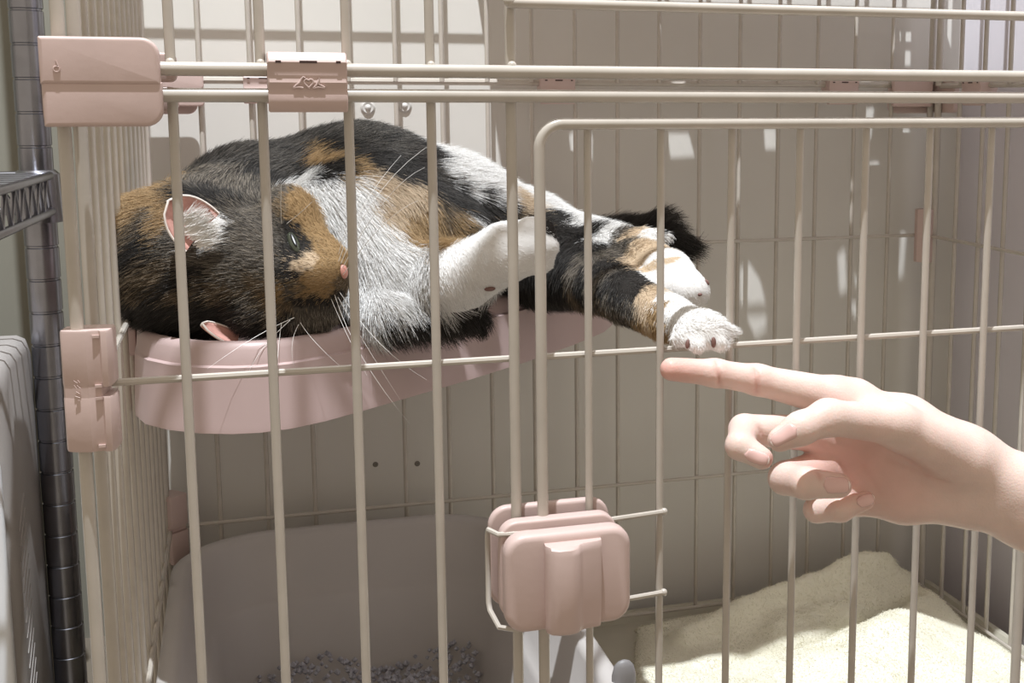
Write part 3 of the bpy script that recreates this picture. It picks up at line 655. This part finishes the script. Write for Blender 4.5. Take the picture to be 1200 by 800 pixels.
ec = h1[0]; upv = RC.T@np.array([-.25, -1, 0])
er = dome(ec, en_, .46, 1.0, .12, upv).build('eyelid_rim', M_BLACK, catE)
ey = dome(ec+en_*.06, en_, .30, .80, .28, upv).build('eye', M_EYE, catE)
dome(ec+en_*.34-np.array([.0,0,0]), en_, .12, .5, .05, upv).build('pupil', M_BLACK, ey)
hn = hits(cbvh, [(404, 318)])[0]; dome(hn[0], hn[1]+np.array([.6, 0, 0]), .34, .42, .22).build('nose', M_NOSE, catE)
for u, v, r1, r2 in ((574,338,.34,.20), (806,403,.12,.24), (836,401,.14,.28), (828,331,.12,.2), (820,345,.14,.1)):  # the two near hind paw domes paint dark gaps between toes, others are pads
    h_ = hits(cbvh, [(u, v)])[0]; dome(h_[0]+h_[1]*.10, h_[1], r1, r2, .12).build('paw_pad_toe_gap', M_PAD, catE)
def whisk(pts, name='whisker'):
    P = [np.array(p, float) for p in pts]; out = []
    for k in range(9):
        t = k/8; out.append(P[0]*(1-t)**2+2*P[1]*t*(1-t)+P[2]*t*t)
    MB().tube(out, [.019*(1-.7*k/8) for k in range(9)], 5).build(name, M_WHISK, catE)
for a, b, c_ in (((398,312,12.6),(440,205,11),(512,165,13)), ((400,316,12.4),(452,215,10.5),(498,196,12)), ((396,308,12.6),(420,235,11.5),(470,182,14)), ((402,322,12.2),(450,250,10),(490,235,10)), ((396,300,13),(410,250,12),(425,225,14)),
                 ((392,345,12.4),(415,420,10),(480,496,10)), ((396,348,12.4),(425,400,10),(470,470,11)), ((388,350,12.4),(405,390,11),(430,440,10)), ((398,342,12.4),(440,410,9),(500,445,9.5)),
                 ((345,372,12.5),(300,390,11),(243,432,10)), ((340,375,12.5),(300,410,11),(290,440,11)), ((330,378,12.6),(325,410,11),(324,448,10.5)), ((350,380,12.5),(338,400,11),(344,428,11)), ((352,378,12.5),(365,400,11),(400,430,11)),
                 ((336,262,13.2),(352,250,12),(366,236,12)), ((330,262,13.6),(328,240,12),(330,212,12))):
    whisk([P3(*a), P3(*b), P3(*c_)])

# ------------------------------------------------------------------ the pointing hand and forearm
LO, HI, HS = (11, -27, -26), (58, 1.5, -5), .13
def hf(): return Field(LO, HI, HS)
def chain(F, pts, k=.35):
    for a, b in zip(pts[:-1], pts[1:]): F.cone(P3(*a[:3]), P3(*b[:3]), a[3], b[3], k)
    return F
palm = hf()
chain(palm, [(985,472,-2.8,1.15), (1060,498,-3.4,1.45), (1135,537,-4.4,1.62)], .8)
chain(palm, [(962,508,-2.4,1.05), (1040,535,-3.0,1.3), (1130,556,-4.0,1.5)], .8)
chain(palm, [(972,548,-2.4,1.0), (1050,562,-3.0,1.25), (1130,572,-4.0,1.5)], .8)
chain(palm, [(1000,583,-2.9,.9), (1060,585,-3.4,1.15), (1130,583,-4.2,1.45)], .8)
chain(palm, [(1135,541,-4.5,1.65), (1205,576,-5.8,1.68), (1330,645,-9,1.95), (1560,775,-16,2.6)], .8)
chain(palm, [(1130,578,-4.2,1.5), (1205,604,-5.6,1.68), (1330,672,-9,1.95), (1560,805,-16,2.6)], .8)
thumb = hf(); chain(thumb, [(1125,535,-5.2,1.5), (1050,497,-5.7,1.06), (970,489,-6.3,.84), (938,502,-6.5,.74), (914,515,-6.4,.60)], .5)
index = hf(); chain(index, [(1000,470,-2.7,1.2), (975,465,-2.6,1.05), (888,445,-2.0,.77), (838,437,-1.7,.69), (787,432.5,-1.5,.60)], .35)
middle = hf(); chain(middle, [(965,508,-2.4,1.0), (872,503,-2.8,.76), (867,522,-4.1,.70), (893,537,-4.9,.56)], .25)
ring_f = hf(); chain(ring_f, [(975,545,-2.4,1.0), (920,560,-3.2,.84), (945,566,-4.9,.80), (984,569,-5.5,.62)], .25)
pinky = hf(); chain(pinky, [(1000,583,-2.9,.85), (957,597,-3.3,.66), (985,596,-4.5,.66), (1014,586,-5.0,.50)], .25)
web = hf(); chain(web, [(1000,478,-3.2,.8), (1050,500,-5.0,.9)], .5)
PF = smin(palm.F, thumb.F, .9); PF = smin(PF, web.F, 1.0)
tot = smin(PF, index.F, .55)
for f_ in (middle, ring_f, pinky):
    tot = np.minimum(tot, smin(palm.F, f_.F, .45))
HF = hf(); HF.F = tot
HV, HQ = surface_nets(HF.F, HF.lo, HF.h); hb0 = BVHTree.FromPolygons([Vector(v) for v in HV], HQ.tolist())
CREASE = []          # skin folds at the finger joints and across the palm, carved along the surface
for pl in ([(962,520),(985,543),(1000,565),(1008,585)], [(980,512),(1012,545),(1032,580)], [(1008,508),(1040,538),(1085,558),(1112,566)], [(881,484),(890,500),(893,512)], [(838,421),(842,437),(843,454)], [(884,430),(888,447),(886,462)], [(948,536),(958,552),(962,562)], [(924,470),(930,482),(926,490)]):
    hp = [h_[0] for h_ in hits(hb0, pl)]; CREASE.append(hp)
    for p, q_ in zip(hp[:-1], hp[1:]):
        if np.linalg.norm(p-q_) < 2.2: HF.carve(p, q_, .06, .14)
HV, HQ = surface_nets(HF.F, HF.lo, HF.h); HV = relax(HV, HQ, 2, .45); HN = vnormals(HV, HQ)
person = empty('person', P3(1130, 620, -4), 'bare hand and forearm reaching in from the right, index finger pointing at the cat', 'person')
SK = np.array([.72, .555, .49]); hcol = np.repeat(SK[None], len(HV), 0)
def blush(p, r, c, w):
    d = np.linalg.norm(HV-np.array(p), axis=1); k = (w*np.exp(-(d/r)**2))[:, None]; hcol[:] = hcol*(1-k)+np.array(c)*k
RED = (.64, .33, .28)
for p, r, w in (((780,432,-2),1.3,.75), ((808,436,-2),1.0,.4), ((845,440,-2.3),.7,.3), ((885,446,-2.6),.8,.3), ((985,455,-3.5),1.2,.3), ((905,540,-5.4),.5,.8), ((915,520,-7),.8,.3), ((1000,565,-6),.8,.35), ((1025,585,-5.5),.7,.4), ((955,535,-4),1.3,.55), ((1000,540,-4),1.6,.55), ((1050,570,-4.6),2.4,.42), ((870,500,-4),.6,.35), ((960,475,-6.8),.8,.2), ((1010,500,-6),1.0,.3)):
    blush(P3(*p), r, RED, w)
for hp in CREASE:
    for p, q_ in zip(hp[:-1], hp[1:]):
        if np.linalg.norm(p-q_) < 2.2:
            for t in np.linspace(0, 1, 9): blush(p+(q_-p)*t, .15, (.55, .25, .20), .13)
hcol *= (1+.03*noise3(HV, 1.2, 5))[:, None]
M_SKIN = mat('skin', (1,1,1), 0.48, 0.03, 120, 0.12, 900, attr='col', sss=.18, ssr=(.009, .0035, .002), spec=0.35)
hand = organic('hand', HV, HQ, M_SKIN, person, ORG[person.name], hcol)
hbvh = BVHTree.FromPolygons([Vector(v) for v in HV], HQ.tolist())
M_NAIL = mat('fingernail', (0.72, 0.47, 0.43), 0.22, 0.04, 90, spec=0.5, coat=.3); M_NAILT = mat('nail_edge', (0.86, 0.74, 0.68), 0.3, 0.03, 90)
def nail(u, v, du, dv, L, W):
    """plate that hugs the fingertip; (du,dv) points to the free edge, L/W in photo pixels"""
    n0 = math.hypot(du, dv); du, dv = du/n0, dv/n0; pu, pv = -dv, du; NI, NJ = 9, 9
    h0 = hits(hbvh, [(u, v)])[0]; pc_, nc = h0; scl = (RC@(pc_-CAM))[2]/FPX
    def tang(x, y): t = RC.T@np.array([x, y, 0.]); t = t-nc*(t@nc); return t/np.linalg.norm(t)
    tA, tB = tang(du, dv), tang(pu, pv)
    def surf(a, b, off):
        g_ = pc_+tA*(a*L/2*scl)+tB*(b*W/2*scl)+nc*.05; h_ = hbvh.find_nearest(Vector(g_)); return np.array(h_[0])+np.array(h_[1])*off
    def grid(a0, a1, off, wide=1.0):
        G = []
        for i in range(NI):
            a = a0+(a1-a0)*i/(NI-1); w = min(1, (max(1-abs(a)**3.5, 0))**.5+.12)*wide
            for j in range(NJ): b = -1+2*j/(NJ-1); G.append(surf(a, b*w, off*(1-.9*abs(b)**6)))
        return G
    def shell(a0, a1, off, m, nm, par, wide=1.0):
        G = grid(a0, a1, off, wide); B = grid(a0, a1, -.05, wide); n = NI*NJ; F = []
        for i in range(NI-1):
            for j in range(NJ-1): k = i*NJ+j; F += [(k, k+1, k+NJ+1, k+NJ), (k+n, k+n+NJ, k+n+NJ+1, k+n+1)]
        rim = [j for j in range(NJ)]+[i*NJ+NJ-1 for i in range(1, NI)]+[(NI-1)*NJ+j for j in range(NJ-2, -1, -1)]+[i*NJ for i in range(NI-2, 0, -1)]
        for p, q_ in zip(rim, rim[1:]+rim[:1]): F.append((p, p+n, q_+n, q_))
        return MB().add(G+B, F).build(nm, m, par, auto=0)
    o = shell(-1, .86, .045, M_NAIL, 'fingernail', hand); shell(.8, 1.02, .05, M_NAILT, 'nail_edge', o)
nail(915, 511, -.80, .45, 42, 22); nail(889, 537, .95, .2, 34, 20); nail(983, 568, 1, -.05, 36, 26); nail(1017, 585, .85, -.35, 28, 20)

# ------------------------------------------------------------------ fleece blanket
bl = empty('blanket', (38, 22, BASEZ), 'rumpled cream fleece blanket on the cage floor beside the litter box', 'blanket')
NX, NY = 110, 110; bx0, bx1, by0, by1 = 17.5, 54.0, 1.5, 44.8
gx, gy = np.meshgrid(np.linspace(0, 1, NX), np.linspace(0, 1, NY), indexing='ij')
X = bx0+(bx1-bx0)*gx; Y = by0+(by1-by0)*gy
X = X+np.clip((Y-16)/28, 0, 1)**1.3*(1-gx)*8.0          # the far left corner is drawn in
PP = np.stack([X.ravel(), Y.ravel(), 0*X.ravel()], 1)
def ridge(p0, p1, w, h):
    a = np.array(p0); b = np.array(p1); ba = b-a; t = np.clip(((PP[:, :2]-a)@ba)/(ba@ba), 0, 1); d = np.linalg.norm(PP[:, :2]-a-t[:, None]*ba, axis=1); return (h*np.exp(-(d/w)**2)).reshape(X.shape)
z = 1.6+.55*noise3(PP, .22, 21).reshape(X.shape)+.22*noise3(PP, .55, 22).reshape(X.shape)
z += ridge((28, 38.2), (50, 43.3), 1.4, 2.6)+ridge((45, 41.5), (52, 43.3), 1.6, 1.3)+ridge((36, 37), (47, 40), 1.3, .8)+ridge((30, 26), (44, 30), 4.0, 1.5)+ridge((44, 30), (52, 38), 3.2, 1.2)+ridge((38, 12), (54, 16), 5, 1.3)+ridge((20, 10), (36, 8), 5, 1.2)
z -= ridge((28, 33), (38, 33.8), .75, 1.8)+ridge((38, 33.8), (51, 39.2), .75, 2.5)+ridge((36, 20), (50, 24), 2, .7)
z = z*(.25+.75*np.clip((gx-.0)/.42, 0, 1)**.9)
edge = np.minimum(np.minimum(gx, 1-gx)*14, np.minimum(gy, 1-gy)*14); ef = np.clip(edge, 0, 1)
Z = BASEZ-.2+(z+.4)*np.sqrt(1-(1-ef)**2)
V = np.stack([X.ravel(), Y.ravel(), Z.ravel()], 1); ids = np.arange(NX*NY).reshape(NX, NY)
Q = np.stack([ids[:-1, :-1].ravel(), ids[1:, :-1].ravel(), ids[1:, 1:].ravel(), ids[:-1, 1:].ravel()], 1)
n0 = len(V); Vb = V.copy(); Vb[:, 2] = np.maximum(BASEZ-.3, V[:, 2]-.5); rimi = list(ids[:, 0])+list(ids[-1, 1:])+list(ids[-2::-1, -1])+list(ids[0, -2:0:-1])
Qs = np.array([(p, p+n0, q_+n0, q_) for p, q_ in zip(rimi, rimi[1:]+rimi[:1])]); BV = np.concatenate([V, Vb]); BQ = np.concatenate([Q, Q[:, ::-1]+n0, Qs])
M_FLEECE = mat('fleece', (0.82, 0.79, 0.66), 0.9, 0.04, 40, 0.3, 200, spec=0.1)
fb = organic('fleece', BV, BQ, M_FLEECE, bl, ORG[bl.name])
VN = vnormals(V, Q); root, nrm = sample(V, Q, VN, 70000)
fc = np.repeat([[.82,.79,.665]], len(root), 0)*RNG.uniform(.96, 1.04, len(root))[:, None]
fd = np.stack([noise3(root, .35, 31), noise3(root, .35, 32), 0*root[:, 0]], 1)+RNG.normal(size=root.shape)*.4
strands('fleece_pile', fb, ORG[fb.name], root, nrm, fd, RNG.uniform(.18, .4, len(root)), fc, np.clip(fc*1.06, 0, .9), .024, mat('fleece_fibre', (1,1,1), .8, .02, 50, attr='col', spec=.1), lift=.9, jitter=.35, npt=3)

# ------------------------------------------------------------------ chrome wire rack behind the cage on the left
YP = 46.0; pa = at(33, 20, Y=YP); pb_ = at(80, 780, Y=YP); px = (pa[0]+pb_[0])/2; shp = at(52, 228, Y=YP)[2]
rack = empty('wire_rack', (px, YP, FLOORZ), 'chrome wire shelving rack with a grooved round post left of the cage', 'rack')
mb = MB(); loops = []; zz = FLOORZ
prof = [(FLOORZ, 1.1)]
z_ = FLOORZ+2
while z_ < 75: prof += [(z_-.12, 1.22), (z_-.06, 1.13), (z_+.06, 1.13), (z_+.12, 1.22)]; z_ += 2.54
mb.loft([[(px+r*math.cos(a), YP+r*math.sin(a), z) for a in np.linspace(0, 2*math.pi, 20, endpoint=False)] for z, r in prof])
mb.build('post', M_CHROME, rack, auto=25)
mb = MB(); mb.loft([[(px+r*math.cos(a), YP+r*math.sin(a), z) for a in np.linspace(0, 2*math.pi, 20, endpoint=False)] for z, r in ((shp-2.1,1.5),(shp-2.05,1.75),(shp+1.6,1.6),(shp+1.9,1.3))]); mb.build('collar', M_CHROME, rack)
mb = MB(); mb.tube([(px, YP, FLOORZ+3.4), (px, YP, FLOORZ+3.9)], 1.5, 18); mb.build('foot_ring', M_DARK, rack)
for ax_, L_, ox in (((-.05, -1, 0), 30, 1.1), ((-1, 0, 0), 30, 0)):
    ax_ = np.array(ax_)/np.linalg.norm(ax_); o_ = np.array([px+ox, YP, shp+.2])
    for dz in (1.3, -1.4): MB().tube([o_+ax_*1.2+np.array([0,0,dz]), o_+ax_*L_+np.array([0,0,dz])], .32, 10).build('shelf_rail', M_CHROME, rack)
    zp = []; k = 0; s_ = 1.6
    while s_ < L_: zp.append(o_+ax_*s_+np.array([0, 0, 1.2 if k % 2 else -1.3])); s_ += 1.35; k += 1
    MB().tube(zp, .17, 6).build('truss_wire', M_CHROME, rack)
for k in range(12):
    y = YP-2.4*k-1.5; x1 = px+.9-.05*(YP-y); MB().tube([(x1, y, shp+1.6), (px-30, y, shp+1.6)], .16, 6).build('shelf_wire', M_CHROME, rack)
MB().tube([(px-30, YP, FLOORZ), (px-30, YP, 75)], 1.2, 16).build('post', M_CHROME, rack)

# ------------------------------------------------------------------ appliance standing in front of the rack
XA = -23.2; b1 = at(37, 388, X=XA); f1 = at(5, 480, X=XA); ztop = b1[2]; yb, yf = b1[1], at(8, 480, X=XA)[1]
ap = empty('appliance', (XA-12, (yb+yf)/2, FLOORZ), 'grey boxy appliance with a ribbed side and white front at the left edge', 'appliance')
mb = MB(); W_A = 26.0; L = []
for x, ins in ((XA-W_A, .5), (XA-W_A+.5, 0), (XA-.9, 0), (XA-.3, .25), (XA, .9)):
    o_ = rrect(yb-yf-2*ins, ztop-FLOORZ-.2-2*ins, 1.6, 6); L.append([(x, (yb+yf)/2+a, (ztop+FLOORZ+.2)/2+b) for a, b in o_])
mb.loft(L).build('body', M_APPL, ap, auto=50)
mb = MB(); plate(mb, (XA-W_A/2, yf-.2, (ztop+FLOORZ)/2-1.5), W_A-1.2, ztop-FLOORZ-8, .8, 2.0, .3); mb.build('front_cover', M_APPLW, ap)
for k in range(16):
    zc = ztop-11.5-1.15*k; MB().tube([(XA-.03, yf+1.4, zc-.9), (XA, yf+2.6, zc+.1), (XA-.03, yf+4.2, zc+1.0)], .10, 6).build('rib', M_APPL, ap)
